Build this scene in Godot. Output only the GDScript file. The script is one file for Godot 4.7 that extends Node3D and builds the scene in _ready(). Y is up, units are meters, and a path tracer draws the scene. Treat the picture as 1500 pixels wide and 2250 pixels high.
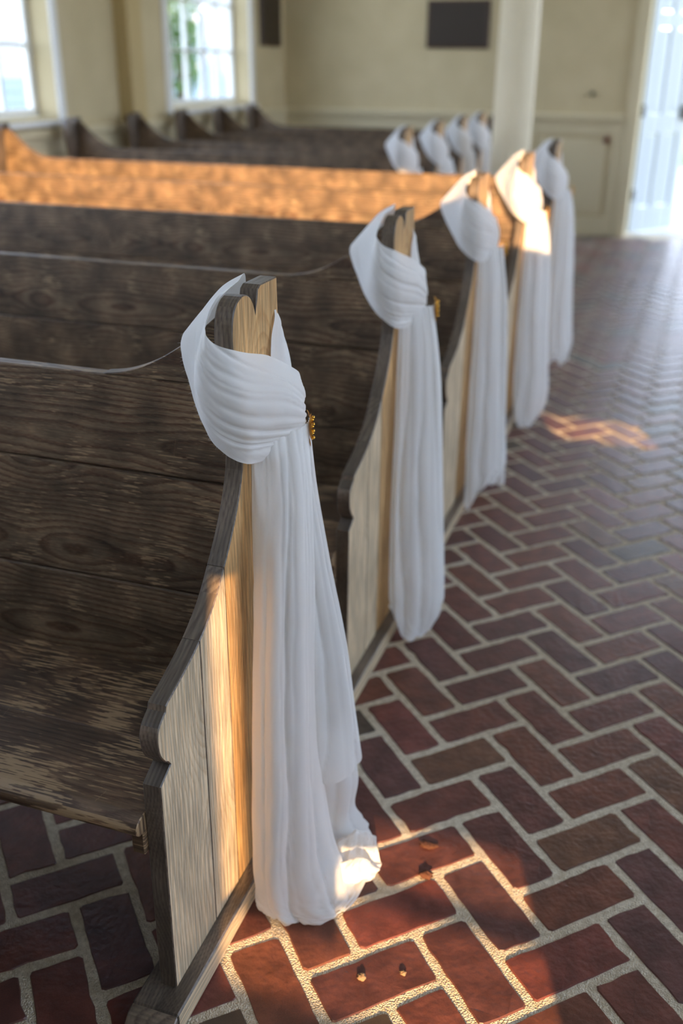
extends Node3D
# A brick-floored church aisle: wooden pews hung with white gauze sashes.

const PEW_ORIGIN = Vector3(-0.196, 0.0, 0.65)
const WALL_L = -3.42
const WALL_R = 4.3
const WALL_B = -7.68
const WALL_F = 5.2
const CEIL = 6.0
const UVS = Vector2(1.0 / 1.5, 1.0 / 0.75)

var rng = RandomNumberGenerator.new()
var noise = FastNoiseLite.new()
var mats = {}
var taken = {}

# ---------------------------------------------------------------- mesh helper
class Mb:
	var s = {}
	var off = Vector2.ZERO
	var grain = 0
	var uvs = Vector2(1.0 / 1.5, 1.0 / 0.75)
	func slot(m):
		if not s.has(m):
			s[m] = [PackedVector3Array(), PackedVector3Array(), PackedVector2Array()]
		return s[m]
	func uv_of(p, n):
		var a = n.abs()
		var d = 0 if a.x >= a.y and a.x >= a.z else (1 if a.y >= a.z else 2)
		var u = 0.0
		var v = 0.0
		if d == grain:
			u = p[(d + 1) % 3] * 0.25
			v = p[(d + 2) % 3]
		else:
			u = p[grain]
			v = p[3 - grain - d]
		return Vector2(u, v) * uvs + off
	func tri(m, a, b, c, outward):
		var n = (c - a).cross(b - a)
		if n.length_squared() < 1e-16:
			return
		n = n.normalized()
		if n.dot(outward) < 0.0:
			var t = b
			b = c
			c = t
			n = -n
		var t3 = slot(m)
		for p in [a, b, c]:
			t3[0].append(p)
			t3[1].append(n)
			t3[2].append(uv_of(p, n))
	func quad(m, a, b, c, d, outward):
		tri(m, a, b, c, outward)
		tri(m, a, c, d, outward)
	func box(m, lo, hi, ch = 0.0, tf = Transform3D(), face_mats = {}):
		# chamfered box; face_mats may give another material for the outward axis "x+", "x-", ...
		var c = (lo + hi) * 0.5
		var h = (hi - lo) * 0.5
		var ctr = tf * c
		var pt = func(sg, d):
			var q = Vector3.ZERO
			for k in 3:
				q[k] = c[k] + sg[k] * (h[k] if k == d or ch == 0.0 else h[k] - ch)
			return tf * q
		for d in 3:
			var k1 = (d + 1) % 3
			var k2 = (d + 2) % 3
			for sg in [-1, 1]:
				var q = []
				for w in [[-1, -1], [1, -1], [1, 1], [-1, 1]]:
					var g = [0, 0, 0]
					g[d] = sg
					g[k1] = w[0]
					g[k2] = w[1]
					q.append(pt.call(g, d))
				var key = "xyz"[d] + ("+" if sg > 0 else "-")
				var ctr2 = (q[0] + q[2]) * 0.5
				quad(face_mats.get(key, m), q[0], q[1], q[2], q[3], ctr2 - ctr)
		if ch <= 0.0:
			return
		for k in 3:
			var d1 = (k + 1) % 3
			var d2 = (k + 2) % 3
			for s1 in [-1, 1]:
				for s2 in [-1, 1]:
					var g0 = [0, 0, 0]
					var g1 = [0, 0, 0]
					g0[k] = -1
					g1[k] = 1
					for g in [g0, g1]:
						g[d1] = s1
						g[d2] = s2
					var a = pt.call(g0, d1)
					var b = pt.call(g1, d1)
					var e = pt.call(g1, d2)
					var f = pt.call(g0, d2)
					quad(m, a, b, e, f, (a + e) * 0.5 - ctr)
		for i in 8:
			var g = [1 if i & 1 else -1, 1 if i & 2 else -1, 1 if i & 4 else -1]
			var a = pt.call(g, 0)
			tri(m, a, pt.call(g, 1), pt.call(g, 2), a - ctr)
	func extrude(cap0, cap1, side, pts, d0, d1, ch, tf):
		# polygon pts in the plane, pushed from depth d0 to d1, edges chamfered by ch
		var n = pts.size()
		var area = 0.0
		for i in n:
			var p = pts[i]
			var q = pts[(i + 1) % n]
			area += p.x * q.y - q.x * p.y
		var sgn = 1.0 if area > 0.0 else -1.0
		var inset = []
		var outn = []
		for i in n:
			var e0 = (pts[i] - pts[(i + n - 1) % n]).normalized()
			var e1 = (pts[(i + 1) % n] - pts[i]).normalized()
			var n0 = Vector2(e0.y, -e0.x) * sgn
			var n1 = Vector2(e1.y, -e1.x) * sgn
			var b = (n0 + n1)
			b = b.normalized() if b.length() > 0.01 else n0
			inset.append(pts[i] - b * ch * minf(1.6, 1.0 / maxf(0.5, b.dot(n0))))
			outn.append(n1)
		var at = func(p, d): return tf * Vector3(p.x, p.y, d)
		var dv = (tf.basis * Vector3(0, 0, 1)).normalized()
		var poly = PackedVector2Array(inset)
		var idx = Geometry2D.triangulate_polygon(poly)
		for cap in 2:
			var d = d0 if cap == 0 else d1
			var ow = -dv * signf(d1 - d0) if cap == 0 else dv * signf(d1 - d0)
			var i = 0
			while i < idx.size():
				tri(cap0 if cap == 0 else cap1, at.call(inset[idx[i]], d), at.call(inset[idx[i + 1]], d), at.call(inset[idx[i + 2]], d), ow)
				i += 3
		var e = ch * signf(d1 - d0)
		for i in n:
			var j = (i + 1) % n
			var ow = tf.basis * Vector3(outn[i].x, outn[i].y, 0)
			quad(side, at.call(pts[i], d0 + e), at.call(pts[j], d0 + e), at.call(pts[j], d1 - e), at.call(pts[i], d1 - e), ow)
			if ch > 0.0:
				quad(side, at.call(inset[i], d0), at.call(inset[j], d0), at.call(pts[j], d0 + e), at.call(pts[i], d0 + e), ow)
				quad(side, at.call(inset[i], d1), at.call(inset[j], d1), at.call(pts[j], d1 - e), at.call(pts[i], d1 - e), ow)
	func lathe(m, prof, seg, tf):
		# prof: Vector2(radius, height); smooth normals round the axis
		var t3 = slot(m)
		for i in prof.size() - 1:
			var p = prof[i]
			var q = prof[i + 1]
			var sl = Vector2(q.y - p.y, -(q.x - p.x)).normalized()
			for k in seg:
				var a0 = TAU * k / seg
				var a1 = TAU * (k + 1) / seg
				var c0 = Vector3(cos(a0), 0, sin(a0))
				var c1 = Vector3(cos(a1), 0, sin(a1))
				var va = [c0 * p.x + Vector3(0, p.y, 0), c1 * p.x + Vector3(0, p.y, 0), c1 * q.x + Vector3(0, q.y, 0), c0 * q.x + Vector3(0, q.y, 0)]
				var na = [c0 * sl.x + Vector3(0, sl.y, 0), c1 * sl.x + Vector3(0, sl.y, 0), c1 * sl.x + Vector3(0, sl.y, 0), c0 * sl.x + Vector3(0, sl.y, 0)]
				var ua = [Vector2(float(k) / seg, p.y), Vector2(float(k + 1) / seg, p.y), Vector2(float(k + 1) / seg, q.y), Vector2(float(k) / seg, q.y)]
				for w in [[0, 1, 2], [0, 2, 3]]:
					var n = (va[w[2]] - va[w[0]]).cross(va[w[1]] - va[w[0]])
					var o = w if n.dot(na[w[0]]) >= 0 else [w[0], w[2], w[1]]
					for x in o:
						t3[0].append(tf * va[x])
						t3[1].append((tf.basis * na[x]).normalized())
						t3[2].append(ua[x])
	func grid(m, pos, nu, nv, uscale = Vector2(1, 1), wrap_u = false):
		# pos: PackedVector3Array of (nu+1)*(nv+1) points, row by row; smooth normals
		var w = nu + 1
		var nrm = PackedVector3Array()
		nrm.resize(pos.size())
		for j in nv + 1:
			for i in w:
				var i0 = maxi(i - 1, 0)
				var i1 = mini(i + 1, nu)
				if wrap_u and i == 0:
					i0 = nu - 1
				if wrap_u and i == nu:
					i1 = 1
				var du = pos[j * w + i1] - pos[j * w + i0]
				var dvv = pos[mini(j + 1, nv) * w + i] - pos[maxi(j - 1, 0) * w + i]
				var n = du.cross(dvv)
				nrm[j * w + i] = n.normalized() if n.length_squared() > 1e-18 else Vector3.UP
		var t3 = slot(m)
		for j in nv:
			for i in nu:
				var q = [j * w + i, j * w + i + 1, (j + 1) * w + i + 1, (j + 1) * w + i]
				for x in [q[0], q[2], q[1], q[0], q[3], q[2]]:
					t3[0].append(pos[x])
					t3[1].append(nrm[x])
					t3[2].append(Vector2(float(x % w) / nu, float(x / w) / nv) * uscale)
	func mesh(lib):
		var am = ArrayMesh.new()
		for m in s:
			var a = []
			a.resize(Mesh.ARRAY_MAX)
			a[Mesh.ARRAY_VERTEX] = s[m][0]
			a[Mesh.ARRAY_NORMAL] = s[m][1]
			a[Mesh.ARRAY_TEX_UV] = s[m][2]
			am.add_surface_from_arrays(Mesh.PRIMITIVE_TRIANGLES, a)
			am.surface_set_material(am.get_surface_count() - 1, lib[m])
		return am

# ---------------------------------------------------------------- node helpers
func numbered(called):
	taken[called] = taken.get(called, -1) + 1
	return called if taken[called] == 0 else "%s_%03d" % [called, taken[called]]

func thing(called, label, category, at = Vector3.ZERO, group = ""):
	var o = Node3D.new()
	o.name = numbered(called)
	add_child(o)
	o.position = at
	tag(o, label, category, group)
	return o

func tag(o, label, category, group = ""):
	o.set_meta("label", label)
	o.set_meta("category", category)
	if group != "":
		o.set_meta("group", group)
	return o

func obj(called, mb, parent):
	var o = MeshInstance3D.new()
	o.mesh = mb.mesh(mats) if mb is Mb else mb
	o.name = numbered(called) if parent == self else called
	o.cast_shadow = GeometryInstance3D.SHADOW_CASTING_SETTING_ON
	parent.add_child(o, true)
	return o

func struct(called, mb, label = ""):
	var o = obj(called, mb, self)
	o.set_meta("kind", "structure")
	if label != "":
		o.set_meta("label", label)
	return o

func struct_node(called, label = ""):
	var o = Node3D.new()
	o.name = numbered(called)
	add_child(o)
	o.set_meta("kind", "structure")
	if label != "":
		o.set_meta("label", label)
	return o

func copy_of(o, at, label):
	var c = o.duplicate()
	c.name = numbered("church_pew")
	add_child(c)
	c.position = at
	c.set_meta("label", label)
	return c

# ---------------------------------------------------------------- textures
func bytes_noise(w, h, freq, sd, octaves = 4, type = FastNoiseLite.TYPE_SIMPLEX_SMOOTH, fw = 0, fh = 0):
	var n = FastNoiseLite.new()
	n.seed = sd
	n.frequency = freq
	n.noise_type = type
	n.fractal_octaves = octaves
	var im = n.get_image(w, h)
	im.convert(Image.FORMAT_L8)
	if fw > 0:
		im.resize(fw, fh, Image.INTERPOLATE_CUBIC)
	return im.get_data()

func tex(w, h, data):
	return ImageTexture.create_from_image(Image.create_from_data(w, h, false, Image.FORMAT_RGB8, data))

func tex_l(w, h, data):
	return ImageTexture.create_from_image(Image.create_from_data(w, h, false, Image.FORMAT_L8, data))

# flat-sawn boards: rings round a pith that wanders along the grain; strips of independent boards side by side
func wood_texture(w, h, strips, early, late, dens, sd, worn = 0.0, worn_col = Vector3(150, 125, 95), patchy = 1.0):
	var lowf = bytes_noise(48, h / 4, 0.035, sd, 2, FastNoiseLite.TYPE_SIMPLEX_SMOOTH, w, h)
	var fib = bytes_noise(w / 24, h, 0.22, sd + 1, 3, FastNoiseLite.TYPE_SIMPLEX, w, h)
	var fine = bytes_noise(w / 8, h, 0.6, sd + 2, 2, FastNoiseLite.TYPE_SIMPLEX, w, h)
	var blot = bytes_noise(w / 4, h / 4, 0.03, sd + 3, 3, FastNoiseLite.TYPE_SIMPLEX_SMOOTH, w, h)
	var wear = bytes_noise(w / 10, h, 0.20, sd + 4, 4, FastNoiseLite.TYPE_SIMPLEX, w, h)
	var wear2 = bytes_noise(w / 3, h / 3, 0.022, sd + 5, 2, FastNoiseLite.TYPE_SIMPLEX_SMOOTH, w, h)
	var col = PackedByteArray()
	col.resize(w * h * 3)
	var hgt = PackedByteArray()
	hgt.resize(w * h)
	var along = FastNoiseLite.new()
	along.seed = sd + 9
	along.frequency = 0.0022 * 1536.0 / w
	along.fractal_octaves = 2
	var sh = h / strips
	var hu = PackedFloat32Array()
	hu.resize(w * strips)
	for k in strips:
		for x in w:
			var e = minf(1.0, minf(x, w - x) / 60.0)
			hu[k * w + x] = 0.022 + 0.075 * (0.5 + 0.5 * along.get_noise_2d(x, k * 517.0)) * e
	var er = early.x
	var eg = early.y
	var eb = early.z
	var lr = late.x - er
	var lg = late.y - eg
	var lb = late.z - eb
	for y in h:
		var k = mini(y / sh, strips - 1)
		var c = (float(y - k * sh) / sh - 0.5 + 0.13 * sin(k * 2.3)) * 0.24
		var base = k * w
		for x in w:
			var i = y * w + x
			var a = c + (lowf[i] - 128) * 0.00006
			var b = hu[base + x]
			var r = sqrt(a * a + b * b) * dens + fine[i] * 0.0009 + (blot[i] - 128) * 0.0015
			var f = r - floorf(r)
			# earlywood rises slowly into a latewood line
			var g = f * f * f if f < 0.86 else (1.0 - f) * 4.5
			var f2 = r * 3.0 - floorf(r * 3.0)
			var t = g * 0.95 + f2 * f2 * 0.16 + (fib[i] - 128) * 0.0022 + (fine[i] - 128) * 0.0012
			t = clampf(t, 0.0, 1.0)
			var br = 1.0 + (blot[i] - 128) * 0.0022 * patchy + (fib[i] - 128) * 0.0020
			var R = (er + lr * t) * br
			var G = (eg + lg * t) * br
			var B = (eb + lb * t) * br
			var hh = 170.0 - t * 60.0 + (fib[i] - 128) * 0.45
			if worn > 0.0:
				var q = (wear[i] - 128) * 0.007 + (fib[i] - 128) * 0.007 + (wear2[i] - 128) * 0.009 + worn - 1.0 - t * 0.3
				if q > 0.0:
					q = minf(1.0, q * 4.5) * 0.8
					R += (worn_col.x - R) * q
					G += (worn_col.y - G) * q
					B += (worn_col.z - B) * q
			col[i * 3] = int(clampf(R, 0.0, 255.0))
			col[i * 3 + 1] = int(clampf(G, 0.0, 255.0))
			col[i * 3 + 2] = int(clampf(B, 0.0, 255.0))
			hgt[i] = int(clampf(hh, 0.0, 255.0))
	return [w, h, col, hgt]

# pale scratches cut across the boards
func scratch(t, count, sd, colr, lenr = 60.0):
	var w = t[0]
	var h = t[1]
	var r = RandomNumberGenerator.new()
	r.seed = sd
	for n in count:
		var x = r.randf() * w
		var y = r.randf() * h
		var ang = r.randf_range(1.1, 2.0) if r.randf() < 0.7 else r.randf_range(-0.4, 0.4)
		var ln = r.randf_range(0.15, 1.0) * lenr
		var bend = r.randf_range(-0.01, 0.01)
		var al = r.randf_range(0.15, 0.6)
		for st in int(ln):
			ang += bend
			x += cos(ang)
			y += sin(ang)
			if r.randf() < 0.25:
				continue
			var i = posmod(int(y), h) * w + posmod(int(x), w)
			for c in 3:
				t[2][i * 3 + c] = int(lerpf(t[2][i * 3 + c], colr[c], al))
	return t

func noise_rgb(w, h, a, b, freq, sd, octaves = 4, speck = 0.0, speck_col = Vector3.ZERO):
	var n1 = bytes_noise(w, h, freq, sd, octaves)
	var n2 = bytes_noise(w, h, 0.35, sd + 1, 3, FastNoiseLite.TYPE_SIMPLEX)
	var col = PackedByteArray()
	col.resize(w * h * 3)
	for i in w * h:
		var t = clampf(n1[i] / 255.0 + (n2[i] - 128) * 0.0025, 0.0, 1.0)
		var c = a.lerp(b, t)
		if speck > 0.0 and n2[i] > 255 - int(speck * 255):
			c = c.lerp(speck_col, 0.65)
		col[i * 3] = int(clampf(c.x, 0.0, 255.0))
		col[i * 3 + 1] = int(clampf(c.y, 0.0, 255.0))
		col[i * 3 + 2] = int(clampf(c.z, 0.0, 255.0))
	return tex(w, h, col)

func mat(called, colour, rough, spec = 0.5):
	var m = StandardMaterial3D.new()
	m.resource_name = called
	m.albedo_color = colour
	m.roughness = rough
	m.metallic_specular = spec
	mats[called] = m
	return m

func rgb(r, g, b):
	return Color(r / 255.0, g / 255.0, b / 255.0)

func make_materials():
	var t = wood_texture(1536, 768, 4, Vector3(116, 98, 77), Vector3(50, 28, 18), 92.0, 11, 0.12, Vector3(166, 140, 108))
	scratch(t, 170, 5, [128, 108, 82])
	var dark = tex(t[0], t[1], t[2])
	var dark_h = tex_l(t[0], t[1], t[3])
	var m = mat("dark_wood", Color.WHITE, 0.46, 0.42)
	m.albedo_texture = dark
	m.heightmap_enabled = true
	m.heightmap_texture = dark_h
	m.heightmap_scale = 0.05
	t = wood_texture(1024, 512, 3, Vector3(106, 84, 63), Vector3(50, 31, 21), 95.0, 31, 0.74, Vector3(186, 156, 118))
	scratch(t, 60, 8, [170, 145, 110], 30.0)
	m = mat("seat_wood", Color.WHITE, 0.5, 0.5)
	m.albedo_texture = tex(t[0], t[1], t[2])
	m.heightmap_enabled = true
	m.heightmap_texture = tex_l(t[0], t[1], t[3])
	m.heightmap_scale = 0.06
	t = wood_texture(1024, 512, 3, Vector3(206, 188, 159), Vector3(178, 150, 114), 120.0, 51, 0.0, Vector3.ZERO, 0.35)
	scratch(t, 40, 9, [225, 212, 190], 40.0)
	m = mat("pale_wood", Color.WHITE, 0.62, 0.4)
	m.albedo_texture = tex(t[0], t[1], t[2])
	m.heightmap_enabled = true
	m.heightmap_texture = tex_l(t[0], t[1], t[3])
	m.heightmap_scale = 0.04
	var warm = m.duplicate()
	warm.resource_name = "pine_wood"
	warm.albedo_color = rgb(243, 216, 178)
	mats["pine_wood"] = warm
	t = wood_texture(768, 384, 2, Vector3(110, 97, 84), Vector3(54, 43, 36), 320.0, 71)
	scratch(t, 60, 19, [120, 112, 100], 14.0)
	m = mat("edge_wood", Color.WHITE, 0.36, 0.55)
	m.albedo_texture = tex(t[0], t[1], t[2])
	m.heightmap_enabled = true
	m.heightmap_texture = tex_l(t[0], t[1], t[3])
	m.heightmap_scale = 0.08
	# bricks: seven burns of clay over one speckled texture
	var clay = noise_rgb(512, 512, Vector3(176, 172, 170), Vector3(255, 250, 244), 0.014, 101, 6, 0.14, Vector3(128, 122, 120))
	var clay_h = bytes_noise(512, 512, 0.05, 103, 5)
	var clay_ht = tex_l(512, 512, clay_h)
	var burns = [rgb(116, 68, 58), rgb(106, 64, 58), rgb(120, 72, 56), rgb(102, 66, 63), rgb(116, 80, 60), rgb(94, 80, 68), rgb(124, 68, 60)]
	for k in burns.size():
		m = mat("brick_%d" % k, burns[k], 0.43, 0.5)
		m.albedo_texture = clay
		m.uv1_triplanar = true
		m.uv1_world_triplanar = true
		m.uv1_scale = Vector3(1.9, 1.9, 1.9)
		m.uv1_offset = Vector3(k * 0.37, 0, k * 0.61)
		m.heightmap_enabled = true
		m.heightmap_texture = clay_ht
		m.heightmap_scale = 0.12
	m = mat("brick_rest", Color.WHITE, 0.43, 0.5)
	m.vertex_color_use_as_albedo = true
	m.albedo_texture = clay
	m.uv1_triplanar = true
	m.uv1_world_triplanar = true
	m.uv1_scale = Vector3(1.9, 1.9, 1.9)
	m = mat("mortar", Color.WHITE, 0.95, 0.2)
	m.albedo_texture = noise_rgb(512, 512, Vector3(190, 174, 148), Vector3(232, 219, 196), 0.03, 121, 5, 0.16, Vector3(104, 92, 76))
	m.uv1_triplanar = true
	m.uv1_world_triplanar = true
	m.uv1_scale = Vector3(3.4, 3.4, 3.4)
	m.heightmap_enabled = true
	m.heightmap_texture = tex_l(512, 512, bytes_noise(512, 512, 0.14, 131, 4))
	m.heightmap_scale = 0.5
	# gauze
	m = mat("gauze", Color(0.97, 0.97, 0.965, 0.85), 0.9, 0.2)
	m.transparency = BaseMaterial3D.TRANSPARENCY_ALPHA
	m.backlight_enabled = true
	m.backlight = Color(0.75, 0.75, 0.74)
	m.cull_mode = BaseMaterial3D.CULL_DISABLED
	m = mat("gold", rgb(232, 176, 74), 0.22, 0.5)
	m.metallic = 1.0
	# plaster and paint
	m = mat("plaster", Color.WHITE, 0.9, 0.2)
	m.albedo_texture = noise_rgb(256, 256, Vector3(198, 183, 147), Vector3(208, 193, 157), 0.02, 141, 3)
	m.uv1_triplanar = true
	m.uv1_world_triplanar = true
	m.uv1_scale = Vector3(0.5, 0.5, 0.5)
	mat("trim_paint", rgb(212, 199, 164), 0.5, 0.4)
	mat("door_paint", rgb(196, 204, 208), 0.45, 0.4)
	mat("ochre_paint", rgb(192, 170, 122), 0.5, 0.4)
	mat("flagstone", rgb(172, 170, 164), 0.8, 0.3)
	mat("white_paint", rgb(232, 232, 228), 0.45, 0.4)
	mat("column_paint", rgb(228, 216, 186), 0.5, 0.4)
	mat("ceiling_paint", rgb(235, 232, 222), 0.9, 0.2)
	mat("plaque", rgb(46, 36, 28), 0.35, 0.5)
	mat("plaque_rim", rgb(66, 44, 34), 0.4, 0.5)
	mat("iron", rgb(40, 36, 32), 0.45, 0.5)
	mat("red_knob", rgb(110, 44, 40), 0.4, 0.5)
	m = mat("glass", Color(0.9, 0.95, 0.95, 0.06), 0.02, 0.5)
	m.transparency = BaseMaterial3D.TRANSPARENCY_ALPHA
	# outside
	mat("ground", rgb(118, 120, 92), 0.95, 0.1)
	mat("siding", rgb(146, 158, 170), 0.8, 0.2)
	mat("shutter", rgb(58, 72, 84), 0.6, 0.3)
	mat("bark", rgb(86, 72, 58), 0.9, 0.2)
	m = mat("leaf", rgb(74, 104, 56), 0.6, 0.3)
	m.backlight_enabled = true
	m.backlight = Color(0.35, 0.45, 0.2)
	mat("crumb", rgb(92, 62, 50), 0.9, 0.2)
	mat("pebble", rgb(140, 116, 92), 0.8, 0.3)

# ---------------------------------------------------------------- curves and cloth
func cr(a, b, c, d, t):
	return 0.5 * ((2.0 * b) + (c - a) * t + (2.0 * a - 5.0 * b + 4.0 * c - d) * t * t + (3.0 * b - a - 3.0 * c + d) * t * t * t)

func spline(pts, t):
	var n = pts.size() - 1
	var f = clampf(t, 0.0, 1.0) * n
	var i = mini(int(f), n - 1)
	var b = pts[i]
	var c = pts[i + 1]
	var a = pts[i - 1] if i > 0 else b * 2.0 - c
	var d = pts[i + 2] if i + 2 <= n else c * 2.0 - b
	return cr(a, b, c, d, f - i)

func smooth_poly(pts, per):
	# open polyline through pts, per steps on each stretch
	var out = []
	for k in (pts.size() - 1) * per + 1:
		out.append(spline(pts, float(k) / ((pts.size() - 1) * per)))
	return out

func sheet(mb, m, rows, nu, nv, fold):
	# rows: control polylines; fold(s, t) pushes the cloth along its normal
	var lines = []
	for r in rows:
		var l = []
		for i in nu + 1:
			l.append(spline(r, float(i) / nu))
		lines.append(l)
	var pos = PackedVector3Array()
	pos.resize((nu + 1) * (nv + 1))
	for i in nu + 1:
		var colm = []
		for r in lines:
			colm.append(r[i])
		for j in nv + 1:
			pos[j * (nu + 1) + i] = spline(colm, float(j) / nv)
	if fold != null:
		var outp = pos.duplicate()
		for j in nv + 1:
			for i in nu + 1:
				var du = pos[j * (nu + 1) + mini(i + 1, nu)] - pos[j * (nu + 1) + maxi(i - 1, 0)]
				var dv = pos[mini(j + 1, nv) * (nu + 1) + i] - pos[maxi(j - 1, 0) * (nu + 1) + i]
				var n = du.cross(dv).normalized()
				outp[j * (nu + 1) + i] += n * fold.call(float(i) / nu, float(j) / nv)
		pos = outp
	mb.grid(m, pos, nu, nv)
	return pos

func crease(x):
	# soft hills with tight valleys
	return 1.0 - pow(absf(sin(x)), 0.6) * 1.0

func V(x, y, z):
	return Vector3(x, y, z)

func make_sash(called, label, at, style, sd):
	var o = thing(called, label, "sash", PEW_ORIGIN + at, "gauze sashes tied on the pew ends")
	var L = func(rows): 
		var out = []
		for r in rows:
			var l = []
			for p in r:
				l.append(p - PEW_ORIGIN)
			out.append(l)
		return out
	noise.seed = sd
	noise.frequency = 1.0
	var nz = func(x, y): return noise.get_noise_2d(x, y)
	# the band that comes over the back, round the front edge and across the aisle face; each row runs from its upper to its lower edge
	var band = [
		[V(-.228, 1.03, .436), V(-.262, 1.0, .432), V(-.292, .97, .432), V(-.322, .94, .434)],
		[V(-.220, 1.108, .446), V(-.256, 1.086, .447), V(-.289, 1.05, .448), V(-.322, 1.012, .450)],
		[V(-.219, 1.104, .482), V(-.254, 1.078, .486), V(-.286, 1.04, .489), V(-.318, 1.000, .490)],
		[V(-.219, 1.094, .548), V(-.244, 1.052, .545), V(-.268, 1.002, .540), V(-.287, .957, .530)],
		[V(-.216, 1.066, .605), V(-.226, 1.012, .612), V(-.233, .950, .606), V(-.236, .900, .584)],
		[V(-.200, 1.044, .614), V(-.196, .982, .622), V(-.194, .918, .616), V(-.194, .868, .602)],
		[V(-.170, 1.026, .586), V(-.153, .966, .600), V(-.153, .900, .596), V(-.164, .850, .588)],
		[V(-.158, .998, .500), V(-.122, .955, .530), V(-.122, .885, .534), V(-.145, .842, .536)],
		[V(-.130, .968, .458), V(-.111, .930, .476), V(-.111, .876, .478), V(-.128, .838, .488)],
		[V(-.140, .945, .424), V(-.130, .912, .434), V(-.132, .872, .436), V(-.146, .838, .452)],
		[V(-.158, .930, .396), V(-.158, .906, .396), V(-.160, .876, .398), V(-.164, .850, .408)],
		[V(-.190, .925, .392), V(-.190, .905, .392), V(-.190, .88, .392), V(-.190, .86, .396)]]
	if style == 1:
		for r in band:
			for k in r.size():
				if r[k].x > -.181:
					r[k].x = -.181 + (r[k].x + .181) * 0.78
	var mb = Mb.new()
	var ph = sd * 1.7
	var cre = []
	var rc = RandomNumberGenerator.new()
	rc.seed = sd * 31
	for k in 11:
		cre.append([(k + rc.randf_range(.05, .95)) / 11.0, rc.randf_range(.008, .034), rc.randf_range(.0006, .0042), rc.randf_range(.25, .6), rc.randf() * 6.0])
	var band_pos = sheet(mb, "gauze", L.call(band), 60, 130, func(s, t):
		var k = smoothstep(0.10, 0.25, t)
		var f = 0.0
		var g = smoothstep(.40, .84, t)
		for c in cre:
			var at_s = lerpf(c[0], 0.55 + (c[0] - 0.55) * 0.42, g) + .012 * sin(t * 9.0 + c[4]) + .22 * (t - .62)
			var d = (s - at_s) / (c[1] * (1.0 - .45 * g))
			f += c[2] * exp(-d * d) * smoothstep(c[3] - .25, c[3] + .1, t)
		return -k * (f + 0.0035 * nz.call(s * 2.5, t * 5.0)))
	obj("wrap_band", mb, o)
	# frayed lower-left edge
	mb = Mb.new()
	var r = RandomNumberGenerator.new()
	r.seed = sd
	for k in 46:
		var j = int(r.randf_range(14, 60))
		var p = band_pos[j * 61 + 60]
		var q = p + Vector3(r.randf_range(-.007, -.001), r.randf_range(-.007, .0), r.randf_range(-.003, .003))
		var w = Vector3(0.0004, 0.0004, 0.0004)
		mb.tri("gauze", p - w, p + w, q, Vector3(0, 0, 1))
	var fr = obj("frayed_edge", mb, o)
	fr.set_meta("kind", "stuff")
	# strand that comes back round the rear edge of the post
	mb = Mb.new()
	sheet(mb, "gauze", L.call([
		[V(-.164, .930, .470), V(-.158, .930, .430), V(-.164, .930, .386)],
		[V(-.170, .975, .466), V(-.164, .970, .430), V(-.168, .965, .388)],
		[V(-.175, 1.015, .450), V(-.170, 1.005, .425), V(-.174, .995, .392)],
		[V(-.177, 1.048, .430), V(-.176, 1.035, .412), V(-.182, 1.020, .398)],
		[V(-.200, 1.066, .404), V(-.200, 1.050, .402), V(-.200, 1.03, .400)],
		[V(-.228, 1.045, .436), V(-.240, 1.035, .433), V(-.250, 1.01, .431)]]), 14, 40, func(s, t): return 0.0025 * (crease(s * 9.0 + ph) - 0.5))
	obj("rear_strand", mb, o)
	# the tail: a broad front fall and a second one behind it
	var low = 0.0
	mb = Mb.new()
	if style == 0:
		var main = [
			[V(-.172, .885, .548), V(-.150, .885, .548), V(-.130, .885, .530), V(-.112, .885, .505), V(-.108, .885, .475)],
			[V(-.172, .80, .552), V(-.142, .80, .562), V(-.114, .80, .552), V(-.096, .80, .520), V(-.100, .80, .482)],
			[V(-.171, .65, .562), V(-.139, .65, .586), V(-.107, .65, .574), V(-.086, .65, .536), V(-.094, .65, .488)],
			[V(-.169, .45, .582), V(-.136, .45, .610), V(-.104, .45, .597), V(-.083, .45, .552), V(-.091, .45, .492)],
			[V(-.163, .25, .606), V(-.130, .25, .636), V(-.097, .25, .620), V(-.074, .25, .572), V(-.080, .25, .502)],
			[V(-.152, .11, .630), V(-.120, .11, .655), V(-.085, .11, .640), V(-.052, .11, .594), V(-.055, .11, .520)],
			[V(-.146, .035, .640), V(-.110, .035, .664), V(-.070, .035, .654), V(-.022, .04, .612), V(-.025, .05, .536)],
			[V(-.142, .010, .648), V(-.098, .010, .670), V(-.055, .010, .662), V(.002, .012, .624), V(.000, .02, .552)],
			[V(-.138, .007, .650), V(-.085, .007, .662), V(-.045, .007, .657), V(.018, .008, .606), V(.030, .010, .520)]]
		sheet(mb, "gauze", L.call(main), 64, 130, func(s, t):
			var a = 0.004 + 0.010 * smoothstep(0.0, 0.6, t)
			var x = s * 11.0 + 1.6 * nz.call(t * 1.3, s * 1.2 + 4.0) + t * 1.2
			return a * (crease(x) - 0.55) + 0.0025 * (crease(s * 23.0 + 2.0 * nz.call(t * 2.0, 9.0)) - 0.5) + 0.004 * nz.call(s * 9.0, t * 16.0) * smoothstep(0.55, 1.0, t))
		obj("tail_panel", mb, o)
		mb = Mb.new()
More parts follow.
